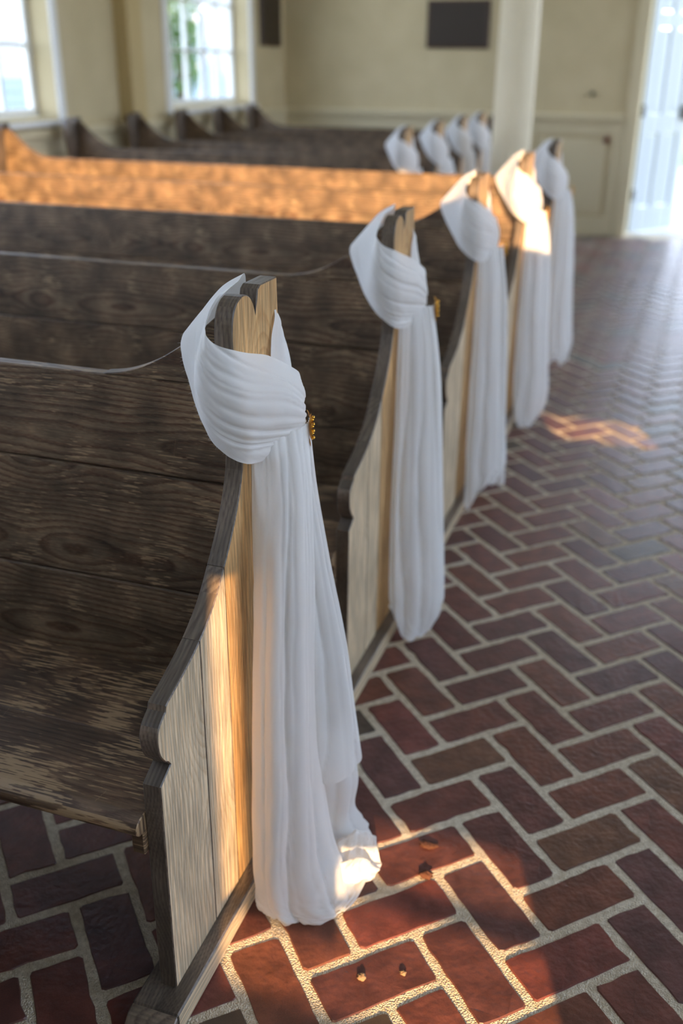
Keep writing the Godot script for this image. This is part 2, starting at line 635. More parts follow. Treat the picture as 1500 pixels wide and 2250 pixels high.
		sheet(mb, "gauze", L.call([
			[V(-.135, .885, .500), V(-.118, .885, .490), V(-.110, .885, .470), V(-.116, .885, .445)],
			[V(-.122, .76, .505), V(-.106, .76, .495), V(-.097, .76, .470), V(-.105, .76, .440)],
			[V(-.112, .61, .508), V(-.088, .61, .497), V(-.074, .61, .466), V(-.085, .61, .430)],
			[V(-.104, .45, .514), V(-.070, .45, .500), V(-.050, .45, .455), V(-.062, .45, .415)],
			[V(-.100, .30, .518), V(-.060, .30, .503), V(-.035, .30, .440), V(-.050, .30, .400)],
			[V(-.097, .20, .522), V(-.055, .195, .505), V(-.027, .185, .425), V(-.042, .215, .392)]]), 40, 90, func(s, t):
				var a = 0.003 + 0.008 * smoothstep(0.0, 0.7, t)
				return a * (crease(s * 8.0 + 1.3 * nz.call(t * 1.2, 7.0) + 0.7) - 0.55) + 0.002 * (crease(s * 19.0) - 0.5))
		obj("tail_panel", mb, o)
		mb = Mb.new()
		sheet(mb, "gauze", L.call([
			[V(-.098, .30, .500), V(-.062, .30, .478), V(-.050, .30, .430)],
			[V(-.085, .16, .502), V(-.038, .16, .470), V(-.030, .16, .418)],
			[V(-.070, .075, .505), V(-.036, .075, .470), V(-.034, .085, .420)],
			[V(-.052, .022, .505), V(-.008, .030, .460), V(-.020, .045, .405)],
			[V(-.030, .008, .510), V(.012, .010, .452), V(-.012, .012, .390)]]), 30, 60, func(s, t): return 0.006 * (crease(s * 7.0 + t * 3.0) - 0.5))
		obj("tail_panel", mb, o)
		mb = Mb.new()
		sheet(mb, "gauze", L.call([
			[V(-.040, .012, .600), V(-.012, .022, .585), V(.012, .020, .560), V(.036, .008, .530)],
			[V(-.040, .040, .560), V(-.010, .052, .545), V(.016, .050, .520), V(.044, .010, .500)],
			[V(-.040, .030, .530), V(-.014, .030, .512), V(.012, .018, .495), V(.040, .010, .478)],
			[V(-.042, .055, .500), V(-.014, .072, .486), V(.008, .070, .470), V(.022, .052, .462)],
			[V(-.040, .012, .475), V(-.020, .018, .458), V(-.002, .022, .446), V(.016, .010, .440)]]), 36, 40, func(s, t): return 0.007 * nz.call(s * 4.0 + 3.0, t * 5.0))
		obj("floor_ruffle", mb, o)
	else:
		var w = 1.0 + 0.12 * sin(sd * 2.1)
		var main = []
		var ys = [.885, .78, .60, .42, .26, .15, .085, .045]
		var px = [-.172, -.172, -.170, -.167, -.162, -.156, -.152, -.140]
		var zz = [.545, .556, .570, .590, .606, .618, .622, .620]
		var wd = [.060, .082, .098, .108, .116, .122, .112, .070]
		for k in ys.size():
			var row = []
			for q in 6:
				var a = q / 5.0
				var ang = -0.30 + a * 2.75
				# a rounded fall that swings out from the board and back toward it
				var cx = px[k] + wd[k] * w * (0.52 - 0.52 * cos(minf(ang + 0.3, 3.0)))
				var cz = zz[k] + wd[k] * 0.42 * sin(ang * 1.05 + 0.35) - wd[k] * 1.25 * a
				var dip = ys[k] - (0.05 * sin(a * PI * 1.2 + sd) if k >= 6 else 0.0)
				row.append(V(cx, maxf(dip, 0.012), cz))
			main.append(row)
		sheet(mb, "gauze", L.call(main), 60, 110, func(s, t):
			var a = 0.004 + 0.009 * smoothstep(0.0, 0.6, t)
			return a * (crease(s * 10.0 + 1.5 * nz.call(t * 1.3, s + 4.0) + ph) - 0.55) + 0.0025 * (crease(s * 21.0 + ph) - 0.5) + 0.004 * nz.call(s * 9.0, t * 14.0) * smoothstep(0.6, 1.0, t))
		obj("tail_panel", mb, o)
		mb = Mb.new()
		sheet(mb, "gauze", L.call([
			[V(-.135, .885, .500), V(-.112, .885, .485), V(-.115, .885, .450)],
			[V(-.120, .70, .500), V(-.085, .70, .480), V(-.095, .70, .430)],
			[V(-.115, .45, .505), V(-.070, .45, .480), V(-.080, .45, .415)],
			[V(-.110, .20, .510), V(-.055, .20, .482), V(-.066, .20, .405)],
			[V(-.105, .08, .512), V(-.048, .065, .482), V(-.062, .09, .402)]]), 30, 70, func(s, t): return (0.003 + 0.006 * t) * (crease(s * 7.0 + ph) - 0.5))
		obj("tail_panel", mb, o)
	return o

func ball(mb, m, c, r, seg = 10):
	var prof = []
	for k in 7:
		var a = -PI / 2 + PI * k / 6.0
		prof.append(Vector2(maxf(r.x * cos(a), 0.00001), r.y * sin(a)))
	mb.lathe(m, prof, seg, Transform3D(Basis(), c))

func petal(mb, m, base, dir, up, ln, wd, curl):
	dir = dir.normalized()
	var side = dir.cross(up).normalized()
	var pos = PackedVector3Array()
	for j in 7:
		var t = j / 6.0
		var w = wd * sin(PI * (0.12 + 0.88 * t)) * (1.0 if j < 6 else 0.15)
		var c = base + dir * ln * t + up * curl * t * t
		for i in 5:
			var s = i / 2.0 - 1.0
			pos.append(c + side * s * w + up * (s * s) * w * 0.35)
	mb.grid(m, pos, 4, 6)

func make_brooch(at, label):
	var o = thing("gold_brooch", label, "brooch", at, "gold brooches pinned on the sashes")
	var up = V(0.85, 0.0, -0.5).normalized()
	var tall = V(0.05, -1.0, 0.1).normalized()
	var side = up.cross(tall).normalized()
	var mb = Mb.new()
	for k in 9:
		var a = TAU * k / 9.0 + 0.2
		petal(mb, "gold", V(0, 0, 0), tall * cos(a) * 1.6 + side * sin(a), up, 0.017 + 0.007 * absf(cos(a)), 0.0042, 0.004)
	petal(mb, "gold", tall * 0.018, tall + side * 0.2, up, 0.016, 0.004, 0.003)
	petal(mb, "gold", -tall * 0.018, -tall - side * 0.4, up, 0.014, 0.003, -0.004)
	petal(mb, "gold", -tall * 0.018, -tall + side * 0.6, up, 0.012, 0.003, -0.003)
	obj("leaf_rosette", mb, o)
	mb = Mb.new()
	for k in 7:
		var c = tall * (-0.017 + 0.0056 * k) + side * 0.004 * (1 if k % 2 else -1) + up * 0.006
		ball(mb, "gold", c, Vector2(0.0032, 0.0032))
	obj("bead_cluster", mb, o)
	return o

# ---------------------------------------------------------------- pews
func end_profile():
	# (z, y) round one pew end, from the front foot up the scrolled edge to the post
	var p = []
	p.append(Vector2(.889, .047))
	p.append(Vector2(.886, .454))
	p.append(Vector2(.853, .471))
	p.append(Vector2(.860, .481))
	p += smooth_poly([Vector2(.867, .486), Vector2(.879, .505), Vector2(.884, .533), Vector2(.877, .552), Vector2(.862, .563)], 3)
	p.append(Vector2(.856, .566))
	p.append(Vector2(.853, .575))
	p += smooth_poly([Vector2(.846, .578), Vector2(.800, .593), Vector2(.744, .616), Vector2(.690, .651), Vector2(.651, .692), Vector2(.611, .742), Vector2(.581, .793), Vector2(.563, .850), Vector2(.566, .930), Vector2(.580, 1.000), Vector2(.585, 1.040), Vector2(.580, 1.073), Vector2(.565, 1.092), Vector2(.540, 1.099), Vector2(.518, 1.092), Vector2(.506, 1.080)], 3)
	p.append(Vector2(.499, 1.062))
	p.append(Vector2(.488, 1.098))
	p.append(Vector2(.478, 1.103))
	p.append(Vector2(.412, 1.103))
	p.append(Vector2(.410, 1.05))
	p.append(Vector2(.410, .047))
	return p

func clip_z(pts, z, keep_front):
	var out = []
	for i in pts.size():
		var a = pts[i]
		var b = pts[(i + 1) % pts.size()]
		var ia = (a.x >= z) == keep_front
		var ib = (b.x >= z) == keep_front
		if ia:
			out.append(a)
		if ia != ib:
			out.append(a.lerp(b, (z - a.x) / (b.x - a.x)))
	return out

func make_end(pew, x0, x1, outer):
	# x1 is the aisle or wall side
	var tf = Transform3D(Basis(V(0, 0, 1), V(0, 1, 0), V(1, 0, 0)), -PEW_ORIGIN)
	var prof = end_profile()
	for part in [[0.7415, 2.0], [0.6475, 0.7407], [0.0, 0.6467]]:
		var pts = prof
		if part[1] < 1.0:
			pts = clip_z(pts, part[1], false)
		if part[0] > 0.0:
			pts = clip_z(pts, part[0], true)
		var mb = Mb.new()
		mb.grain = 1
		mb.off = Vector2(0.04 + part[0] * 0.25, 0.11 + part[0] * 1.7)
		mb.extrude("edge_wood", "pine_wood" if outer == "pale_wood" and part[0] == 0.0 else outer, "edge_wood", pts, x0, x1, 0.0016, tf)
		var o = obj("end_plank", mb, pew)
		if outer == "pale_wood":
			o.set_meta("label", "warm pine aisle face with dark edges" if part[0] == 0.0 else "pale bare-wood aisle face with dark edges")
	# shoe under the end
	var mb = Mb.new()
	mb.grain = 2
	var lo = V(minf(x0, x1) - 0.026, 0.0, .395) - PEW_ORIGIN
	var hi = V(maxf(x0, x1) + 0.026, 0.046, .935) - PEW_ORIGIN
	mb.box("edge_wood", lo, hi, 0.003, Transform3D(), {"x+": "pale_wood" if outer == "pale_wood" else "edge_wood"})
	obj("foot_rail", mb, pew)
	mb = Mb.new()
	mb.grain = 0
	mb.off = Vector2(0.3, 0.3)
	mb.extrude("edge_wood", "edge_wood", "edge_wood", [Vector2(.936, 0.0), Vector2(.936, .045), Vector2(.952, .040), Vector2(.966, .026), Vector2(.970, .0)], minf(x0, x1) - 0.026, maxf(x0, x1) + 0.026, 0.002, tf)
	obj("foot_cap", mb, pew)

func make_pew(xl, xr, far_end_lit, label):
	# xr, xl: aisle face and wall face of the two ends
	var o = thing("church_pew", label, "pew", PEW_ORIGIN, "wooden pews in the row")
	make_end(o, xr - 0.03, xr, "pale_wood")
	make_end(o, xl + 0.03, xl, "dark_wood")
	var a = xl + 0.03
	var b = xr - 0.03
	# seat
	var mb = Mb.new()
	mb.off = Vector2(0.75, 0.2)
	mb.box("seat_wood", V(a, .372, .530) - PEW_ORIGIN, V(b, .400, .7335) - PEW_ORIGIN, 0.0015)
	obj("seat_plank", mb, o)
	mb = Mb.new()
	mb.off = Vector2(0.92, 0.52)
	var nose = [Vector2(.735, .372), Vector2(.735, .400)] + smooth_poly([Vector2(.890, .400), Vector2(.905, .397), Vector2(.913, .388), Vector2(.913, .378), Vector2(.905, .369)], 3) + [Vector2(.88, .367)]
	var tf = Transform3D(Basis(V(0, 0, 1), V(0, 1, 0), V(1, 0, 0)), -PEW_ORIGIN)
	mb.extrude("seat_wood", "seat_wood", "seat_wood", nose, a, b, 0.0015, tf)
	obj("seat_plank", mb, o)
	for x in [[b - 0.022, b], [a, a + 0.022]]:
		mb = Mb.new()
		mb.grain = 2
		mb.box("seat_wood", V(x[0], .325, .560) - PEW_ORIGIN, V(x[1], .371, .896) - PEW_ORIGIN, 0.002)
		obj("seat_cleat", mb, o)
	# back, raked: three boards and the two swept ears
	var k = 0.113
	var sh = Transform3D(Basis(V(1, 0, 0), V(0, 1, -k), V(0, 0, 1)), V(0, 0, k * 0.40) - PEW_ORIGIN)
	var rows = [[.345, .5538, .07], [.5572, .7628, .32], [.7662, .9292, .57]]
	for r in rows:
		mb = Mb.new()
		mb.off = Vector2(0.62 + r[2] * 0.5, r[2])
		mb.extrude("dark_wood", "dark_wood", "dark_wood", [Vector2(a, r[0]), Vector2(b, r[0]), Vector2(b, r[1]), Vector2(a, r[1])], .507, .534, 0.0022, sh)
		obj("back_plank", mb, o)
	for e in 2:
		var arc = smooth_poly([Vector2(.268, .9305), Vector2(.225, .938), Vector2(.175, .957), Vector2(.120, .990), Vector2(.070, 1.030), Vector2(.030, 1.066), Vector2(.0, 1.084)], 4)
		var pts = []
		for q in arc:
			pts.append(Vector2((b - q.x) if e == 0 else (a + q.x), q.y))
		pts.append(Vector2(b if e == 0 else a, .9305))
		mb = Mb.new()
		mb.off = Vector2(0.72, 0.83)
		mb.extrude("dark_wood", "dark_wood", "dark_wood", pts, .507, .534, 0.0014, sh)
		obj("back_ear", mb, o)
	return o

# ---------------------------------------------------------------- floor
func brick_poly(l, w, r):
	# irregular rounded rectangle, centre at 0, long side along x
	var p = []
	var hx = l * 0.5
	var hy = w * 0.5
	var c = r.randf_range(0.0025, 0.006)
	var base = []
	for k in 8:
		base.append(Vector2(lerpf(-hx + c, hx - c, k / 7.0), -hy))
	for k in 4:
		base.append(Vector2(hx, lerpf(-hy + c, hy - c, k / 3.0)))
	for k in 8:
		base.append(Vector2(lerpf(hx - c, -hx + c, k / 7.0), hy))
	for k in 4:
		base.append(Vector2(-hx, lerpf(hy - c, -hy + c, k / 3.0)))
	for q in base:
		p.append(q + Vector2(r.randf_range(-.0014, .0014) + (r.randf_range(-.004, .004) if r.randf() < .12 else 0.0), r.randf_range(-.0014, .0014) + (r.randf_range(-.004, .004) if r.randf() < .12 else 0.0)))
	return p

func brick_arrays(poly):
	var v = []
	var n = poly.size()
	for q in poly:
		v.append([q, 0])
	var out = []
	var ins = []
	for q in poly:
		ins.append(q * Vector2(1.0 - 0.0022 / 0.1, 1.0 - 0.0022 / 0.046))
	for i in n:
		var j = (i + 1) % n
		var t0 = V(ins[i].x, 0.0, ins[i].y)
		var t1 = V(ins[j].x, 0.0, ins[j].y)
		var b0 = V(poly[i].x * 1.004, -0.0042, poly[i].y * 1.008)
		var b1 = V(poly[j].x * 1.004, -0.0042, poly[j].y * 1.008)
		var d0 = V(poly[i].x, -0.014, poly[i].y)
		var d1 = V(poly[j].x, -0.014, poly[j].y)
		out.append([V(0, 0.0003, 0), t0, t1])
		out.append([t0, b0, b1])
		out.append([t0, b1, t1])
	return out

func make_floor(cam_pos):
	var mb = Mb.new()
	mb.box("mortar", V(WALL_L - 0.3, -0.3, WALL_B - 0.3), V(WALL_R + 0.3, -0.0022, WALL_F + 0.3))
	var fl = struct("floor", mb, "herringbone brick floor with wide sandy joints")
	var m = 0.108
	var eu = Vector2(cos(-PI / 4 + .01098), sin(-PI / 4 + .01098)) * m * 0.9982
	var ev = Vector2(cos(PI / 4 + .01788), sin(PI / 4 + .01788)) * m * 1.0018
	var r = RandomNumberGenerator.new()
	r.seed = 77
	# twelve cuts of brick
	var cuts = []
	var cut_tris = []
	for k in 12:
		var tri = brick_arrays(brick_poly(2.0 * m - r.randf_range(.0150, .0190), m - r.randf_range(.0150, .0185), r))
		var b = Mb.new()
		for t in tri:
			b.tri("brick_rest", t[0], t[1], t[2], V(0, 0.3, 0) + (t[0] + t[1] + t[2]) * V(1, 0, 1))
		cut_tris.append(b.s["brick_rest"])
		var am = ArrayMesh.new()
		var arr = []
		arr.resize(Mesh.ARRAY_MAX)
		arr[Mesh.ARRAY_VERTEX] = b.s["brick_rest"][0]
		arr[Mesh.ARRAY_NORMAL] = b.s["brick_rest"][1]
		am.add_surface_from_arrays(Mesh.PRIMITIVE_TRIANGLES, arr)
		cuts.append(am)
	var all = []
	for i in range(-90, 91):
		for j in range(-90, 91):
			var fam = -1
			if posmod(i - j, 4) == 0 and posmod(i + j, 2) == 0:
				pass
			# long bricks along u start at (i, j) with (i + j) % 4 == 0, along v with (i + j) % 4 == 2
			var s4 = posmod(i + j, 4)
			if s4 == 0:
				fam = 0
			elif s4 == 2:
				fam = 1
			if fam < 0:
				continue
			var c = eu * (i + (1.0 if fam == 0 else 0.5)) + ev * (j + (0.5 if fam == 0 else 1.0))
			if c.x < WALL_L + 0.05 or c.x > WALL_R - 0.05 or c.y < WALL_B + 0.05 or c.y > WALL_F - 0.05:
				continue
			var d = eu if fam == 0 else ev
			all.append([c, atan2(-d.y, d.x), fam])
	var cam = get_node("camera")
	var vis = []
	var rest = []
	for b in all:
		var p = V(b[0].x, 0, b[0].y)
		var q = cam.global_transform.affine_inverse() * p
		var ok = q.z < -0.3
		if ok:
			var sx = absf(q.x / -q.z) / (tan(deg_to_rad(cam.fov) / 2) * 2.0 / 3.0)
			var sy = absf(q.y / -q.z) / tan(deg_to_rad(cam.fov) / 2)
			ok = sx < 1.08 and sy < 1.06
			# hidden by the pews
			if p.x < -0.24 and not (p.z > 0.42 and p.x > -0.75):
				ok = false
		b.append(-q.z if q.z < 0 else 99.0)
		if ok:
			vis.append(b)
		else:
			rest.append(b)
	vis.sort_custom(func(x, y): return x[3] < y[3])
	while vis.size() > 300:
		rest.append(vis.pop_back())
	for b in vis:
		var o = MeshInstance3D.new()
		o.mesh = cuts[r.randi() % 12]
		var w = r.randf()
		var kind = 0
		if w < 0.26: kind = 0
		elif w < 0.46: kind = 1
		elif w < 0.62: kind = 2
		elif w < 0.76: kind = 3
		elif w < 0.85: kind = 4
		elif w < 0.92: kind = 5
		else: kind = 6
		o.material_override = mats["brick_%d" % kind]
		o.name = "brick"
		fl.add_child(o, true)
		o.position = V(b[0].x, r.randf_range(-.0006, .0010), b[0].y)
		o.rotation = V(r.randf_range(-.004, .004), b[1] + r.randf_range(-.012, .012) + (PI if r.randf() < 0.5 else 0.0), r.randf_range(-.004, .004))
	var vv = PackedVector3Array()
	var nn = PackedVector3Array()
	var cc = PackedColorArray()
	for b in rest:
		var basis = Basis.from_euler(V(0, b[1] + r.randf_range(-.01, .01), 0))
		var t3 = cut_tris[r.randi() % 12]
		var col = mats["brick_%d" % (r.randi() % 7)].albedo_color.srgb_to_linear()
		var org = V(b[0].x, r.randf_range(-.0006, .0010), b[0].y)
		for i in t3[0].size():
			vv.append(basis * t3[0][i] + org)
			nn.append(basis * t3[1][i])
			cc.append(col)
	var arr = []
	arr.resize(Mesh.ARRAY_MAX)
	arr[Mesh.ARRAY_VERTEX] = vv
	arr[Mesh.ARRAY_NORMAL] = nn
	arr[Mesh.ARRAY_COLOR] = cc
	var am = ArrayMesh.new()
	am.add_surface_from_arrays(Mesh.PRIMITIVE_TRIANGLES, arr)
	am.surface_set_material(0, mats["brick_rest"])
	var o = obj("distant_bricks", am, fl)
	o.set_meta("kind", "stuff")

# ---------------------------------------------------------------- building
func wall_pieces(mb, m, axis, at, thick, u0, u1, v0, v1, holes):
	# a wall across `axis` (0: x, 2: z) from at to at+thick, with rectangular holes [u0, u1, v0, v1]
	holes.sort_custom(func(a, b): return a[0] < b[0])
	var put = func(a0, a1, b0, b1):
		if a1 - a0 < 1e-4 or b1 - b0 < 1e-4:
			return
		var lo = V(minf(at, at + thick), b0, a0) if axis == 0 else V(a0, b0, minf(at, at + thick))
		var hi = V(maxf(at, at + thick), b1, a1) if axis == 0 else V(a1, b1, maxf(at, at + thick))
		mb.box(m, lo, hi)
	var u = u0
	for h in holes:
		put.call(u, h[0], v0, v1)
		put.call(h[0], h[1], v0, h[2])
		put.call(h[0], h[1], h[3], v1)
		u = h[1]
	put.call(u, u1, v0, v1)

func make_window(n, x_in, sgn, z0, z1, y0, y1, cols, rows, pw):
	# in a side wall; sgn -1: outside lies toward -x
	var o = struct_node("window_%d" % n, "white sash window with small panes")
	var mb = Mb.new()
	# casing on the room side
	var cw = 0.07
	var f0 = x_in - sgn * 0.018
	var xa = minf(f0, x_in + sgn * 0.002)
	var xb = maxf(f0, x_in + sgn * 0.002)
	for bx in [[z0 - cw, z0, y0 - .02, y1 + cw], [z1, z1 + cw, y0 - .02, y1 + cw], [z0, z1, y1, y1 + cw]]:
		mb.box("white_paint", V(xa, bx[2], bx[0]), V(xb, bx[3], bx[1]), 0.004)
	obj("casing", mb, o)
	mb = Mb.new()
	var s0 = x_in - sgn * 0.05
	var s1 = x_in + sgn * 0.2
	mb.box("white_paint", V(minf(s0, s1), y0 - .05, z0 - cw - .02), V(maxf(s0, s1), y0 - .021, z1 + cw + .02), 0.006)
	obj("window_sill", mb, o)
	# sash frame and bars, set toward the outside
	var g = x_in + sgn * 0.17
	mb = Mb.new()
	var st = 0.045
	for bx in [[z0, z0 + st, y0 - .02, y1], [z1 - st, z1, y0 - .02, y1], [z0 + st, z1 - st, y0 - .02, y0 + st], [z0 + st, z1 - st, y1 - st, y1]]:
		mb.box("white_paint", V(g - 0.025, bx[2], bx[0]), V(g + 0.025, bx[3], bx[1]), 0.003)
	obj("sash_frame", mb, o)
	var gz0 = z0 + st
	var gz1 = z1 - st
	var gy0 = y0 + st
	var gy1 = y1 - st
	for k in range(1, cols):
		mb = Mb.new()
		var z = lerpf(gz0, gz1, float(k) / cols)
		mb.box("white_paint", V(g - 0.018, gy0, z - 0.011), V(g + 0.018, gy1, z + 0.011), 0.003)
		obj("glazing_bar", mb, o)
	for k in range(1, rows):
		mb = Mb.new()
		var y = lerpf(gy0, gy1, float(k) / rows)
		var hb = 0.02 if k == rows / 2 else 0.011
		mb.box("white_paint", V(g - 0.017, y - hb, gz0), V(g + 0.017, y + hb, gz1), 0.003)
		obj("glazing_bar", mb, o)
	for a in cols:
		for b in rows:
			mb = Mb.new()
			var za = lerpf(gz0, gz1, float(a) / cols)
			var zb = lerpf(gz0, gz1, float(a + 1) / cols)
			var ya = lerpf(gy0, gy1, float(b) / rows)
			var yb = lerpf(gy0, gy1, float(b + 1) / rows)
			mb.quad("glass", V(g, ya, za), V(g, yb, za), V(g, yb, zb), V(g, ya, zb), V(1, 0, 0))
			obj("pane", mb, o)
	return o

func front_light(n, x0, x1, y0, y1, bars_x, bars_y):
	var o = struct_node("window_%d" % n, "small fixed light in the entrance wall")
	var z = WALL_F + 0.03
	var mb = Mb.new()
	mb.quad("glass", V(x0, y0, z), V(x1, y0, z), V(x1, y1, z), V(x0, y1, z), V(0, 0, 1))
	obj("pane", mb, o)
	for x in bars_x:
		mb = Mb.new()
		mb.box("white_paint", V(x - .012, y0, z - .015), V(x + .012, y1, z + .015), .002)
		obj("glazing_bar", mb, o)
	for y in bars_y:
		mb = Mb.new()
		mb.box("white_paint", V(x0, y - .009, z - .012), V(x1, y + .009, z + .012), .002)
		obj("glazing_bar", mb, o)

func blob(mb, m, c, r, sd, rough = 0.28, nu = 28, nv = 18):
	noise.seed = sd
	noise.frequency = 1.0
	var pos = PackedVector3Array()
	for j in nv + 1:
		var la = PI * j / nv
		for i in nu + 1:
			var lo = TAU * (i % nu) / nu
			var d = V(sin(la) * cos(lo), cos(la), sin(la) * sin(lo))
			var f = 1.0 + rough * noise.get_noise_3d(d.x * 1.7, d.y * 1.7, d.z * 1.7) + rough * 0.6 * noise.get_noise_3d(d.x * 5.0, d.y * 5.0, d.z * 5.0)
			pos.append(c + d * r * f)
	mb.grid(m, pos, nu, nv, Vector2(1, 1), true)

func make_tree(called, label, at, trunk_h, crowns, leaves, sd, big = 0.17):
	var o = thing(called, label, "tree", at, "trees outside the church")
	var mb = Mb.new()
	mb.lathe("bark", [Vector2(.16, 0), Vector2(.12, trunk_h * 0.4), Vector2(.09, trunk_h), Vector2(.02, trunk_h + 0.6)], 10, Transform3D())
	obj("trunk", mb, o)
	# leaves as small folded blades through the crown
	var blade = Mb.new()
	blade.tri("leaf", V(0, 0, -.5), V(-.32, .06, 0), V(0, -.03, 0), V(0, 1, 0))
	blade.tri("leaf", V(0, 0, -.5), V(0, -.03, 0), V(.32, .06, 0), V(0, 1, 0))
	blade.tri("leaf", V(0, 0, .55), V(0, -.03, 0), V(-.32, .06, 0), V(0, 1, 0))
	blade.tri("leaf", V(0, 0, .55), V(.32, .06, 0), V(0, -.03, 0), V(0, 1, 0))
	var mm = MultiMesh.new()
	mm.transform_format = MultiMesh.TRANSFORM_3D
	mm.mesh = blade.mesh(mats)
	var r = RandomNumberGenerator.new()
	r.seed = sd
	var tfs = []
	for c in crowns:
		for k in int(leaves * c[1].x * c[1].y * c[1].z):
			var d = V(r.randfn(), r.randfn(), r.randfn()).normalized() * pow(r.randf(), 0.45)
			var p = c[0] + d * c[1]
			var s = r.randf_range(big * 0.5, big)
			tfs.append(Transform3D(Basis.from_euler(V(r.randf() * TAU, r.randf() * TAU, r.randf() * TAU)).scaled(V(s, s, s)), p))
	mm.instance_count = tfs.size()
	for i in tfs.size():
		mm.set_instance_transform(i, tfs[i])
	var mi = MultiMeshInstance3D.new()
	mi.multimesh = mm
	mi.name = "foliage"
	mi.set_meta("kind", "stuff")
	o.add_child(mi)
	return o

func make_building():
	# shell
	var holes_l = []
	var wl = []
	for c in [-6.10, -3.10, -0.10, 2.90]:
		holes_l.append([c - 0.75, c + 0.75, 1.10, 4.10])
	wl = holes_l.duplicate()
	var mb = Mb.new()
	wall_pieces(mb, "plaster", 0, WALL_L, -0.22, WALL_B - 0.22, WALL_F + 0.22, 0.0, CEIL, holes_l)
	struct("wall_left", mb, "cream plastered side wall with sash windows")
	for k in wl.size():
		make_window(k + 1, WALL_L, -1, wl[k][0], wl[k][1], wl[k][2], wl[k][3], 5, 8, 0.3)
	var holes_r = [[-6.85, -5.35, 1.10, 5.10], [-3.85, -2.35, 1.10, 5.10], [-.85, .65, 1.10, 5.10], [2.15, 3.65, 1.10, 5.10]]
	var wr = holes_r.duplicate()
	mb = Mb.new()
	wall_pieces(mb, "plaster", 0, WALL_R, 0.22, WALL_B - 0.22, WALL_F + 0.22, 0.0, CEIL, holes_r)
	struct("wall_right", mb)
	for k in wr.size():
		make_window(k + 5, WALL_R, 1, wr[k][0], wr[k][1], wr[k][2], wr[k][3], 5, 12, 0.3)
	mb = Mb.new()
	wall_pieces(mb, "plaster", 2, WALL_B, -0.22, WALL_L - 0.22, WALL_R + 0.22, 0.0, CEIL, [[-.10, 1.25, 0.0, 2.5]])
	struct("wall_back", mb, "pale plastered end wall above panelled wainscot")
	mb = Mb.new()
	wall_pieces(mb, "plaster", 2, WALL_F, 0.06, WALL_L - 0.22, WALL_R + 0.22, 0.0, 2.6, [[1.455, 2.07, 1.40, 2.15], [2.68, 3.12, 2.32, 2.43]])
	wall_pieces(mb, "plaster", 2, WALL_F, 0.06, WALL_L - 0.22, WALL_R + 0.22, 2.6, CEIL, [[-.45, 2.68, 3.10, 3.72]])
	struct("wall_front", mb)
	front_light(9, 1.455, 2.07, 1.40, 2.15, [], [1.495])
	front_light(10, 2.68, 3.12, 2.32, 2.43, [], [])
	front_light(11, -.45, 2.68, 3.10, 3.72, [], [])
	mb = Mb.new()
	mb.box("ceiling_paint", V(WALL_L - 0.3, CEIL, WALL_B - 0.3), V(WALL_R + 0.3, CEIL + 0.25, WALL_F + 0.3))
	struct("ceiling", mb)
	# wainscot of the end wall: stiles, rails, raised panels, chair rail
	var zb = WALL_B
	var w = struct_node("trim_1", "cream panelled wainscot with a moulded chair rail along the end wall")
	mb = Mb.new()
	mb.box("trim_paint", V(WALL_L, .985, zb - .01), V(-.21, 1.035, zb + .055), 0.008)
	mb.box("trim_paint", V(WALL_L, .945, zb - .01), V(-.21, .985, zb + .03), 0.006)
	obj("chair_rail", mb, w)
	mb = Mb.new()
	mb.box("trim_paint", V(WALL_L, .87, zb - .01), V(-.21, .945, zb + .018), 0.003)
	mb.box("trim_paint", V(WALL_L, .0, zb - .01), V(-.21, .16, zb + .024), 0.004)
	obj("panel_rail", mb, w)
	var xs = [-3.36, -2.6, -1.82, -1.04, -.25]
	for k in 5:
		mb = Mb.new()
		mb.box("trim_paint", V(xs[k] - .05, .16, zb - .01), V(xs[k] + .05, .87, zb + .018), 0.003)
		obj("panel_stile", mb, w)
		if k < 4:
			mb = Mb.new()
			mb.box("trim_paint", V(xs[k] + .09, .20, zb - .01), V(xs[k + 1] - .09, .83, zb + .010), 0.008)
			obj("raised_panel", mb, w)
	w = struct_node("trim_2", "cream panelled wainscot with a chair rail along the window wall")
	mb = Mb.new()
	mb.box("trim_paint", V(WALL_L - .01, .985, zb), V(WALL_L + .05, 1.035, WALL_F), 0.008)
	obj("chair_rail", mb, w)
	mb = Mb.new()
	mb.box("trim_paint", V(WALL_L - .01, .88, zb), V(WALL_L + .018, .985, WALL_F), 0.003)
	mb.box("trim_paint", V(WALL_L - .01, .0, zb), V(WALL_L + .024, .16, WALL_F), 0.004)
	obj("panel_rail", mb, w)
	for k in 9:
		mb = Mb.new()
		mb.box("trim_paint", V(WALL_L - .01, .16, -7.4 + k * .95 - .05), V(WALL_L + .018, .88, -7.4 + k * .95 + .05), 0.003)
		obj("panel_stile", mb, w)
	# flat pilaster between the windows
	mb = Mb.new()
	mb.box("ochre_paint", V(WALL_L - .01, 0.0, -4.80), V(WALL_L + .11, CEIL, -4.60), 0.006)
	struct("trim_3", mb, "slim ochre-cream pilaster between two windows")
	# doorway
	var d = struct_node("door_1", "tall white panelled door standing open to bright daylight")
	mb = Mb.new()
	mb.box("trim_paint", V(-.205, 0, zb - .005), V(-.10, 2.61, zb + .03), 0.006)
	mb.box("trim_paint", V(1.25, 0, zb - .005), V(1.355, 2.61, zb + .03), 0.006)
	mb.box("trim_paint", V(-.10, 2.5, zb - .005), V(1.25, 2.61, zb + .03), 0.006)
	obj("door_casing", mb, d)
	mb = Mb.new()
	mb.box("trim_paint", V(-.115, 0, zb - .225), V(-.095, 2.5, zb + .004), 0.003)
	obj("door_jamb", mb, d)
	var leaf = Node3D.new()
	leaf.name = "door_leaf"
	d.add_child(leaf)
	leaf.position = V(-.09, 0.012, zb - .22)
	leaf.rotation.y = deg_to_rad(52.0)
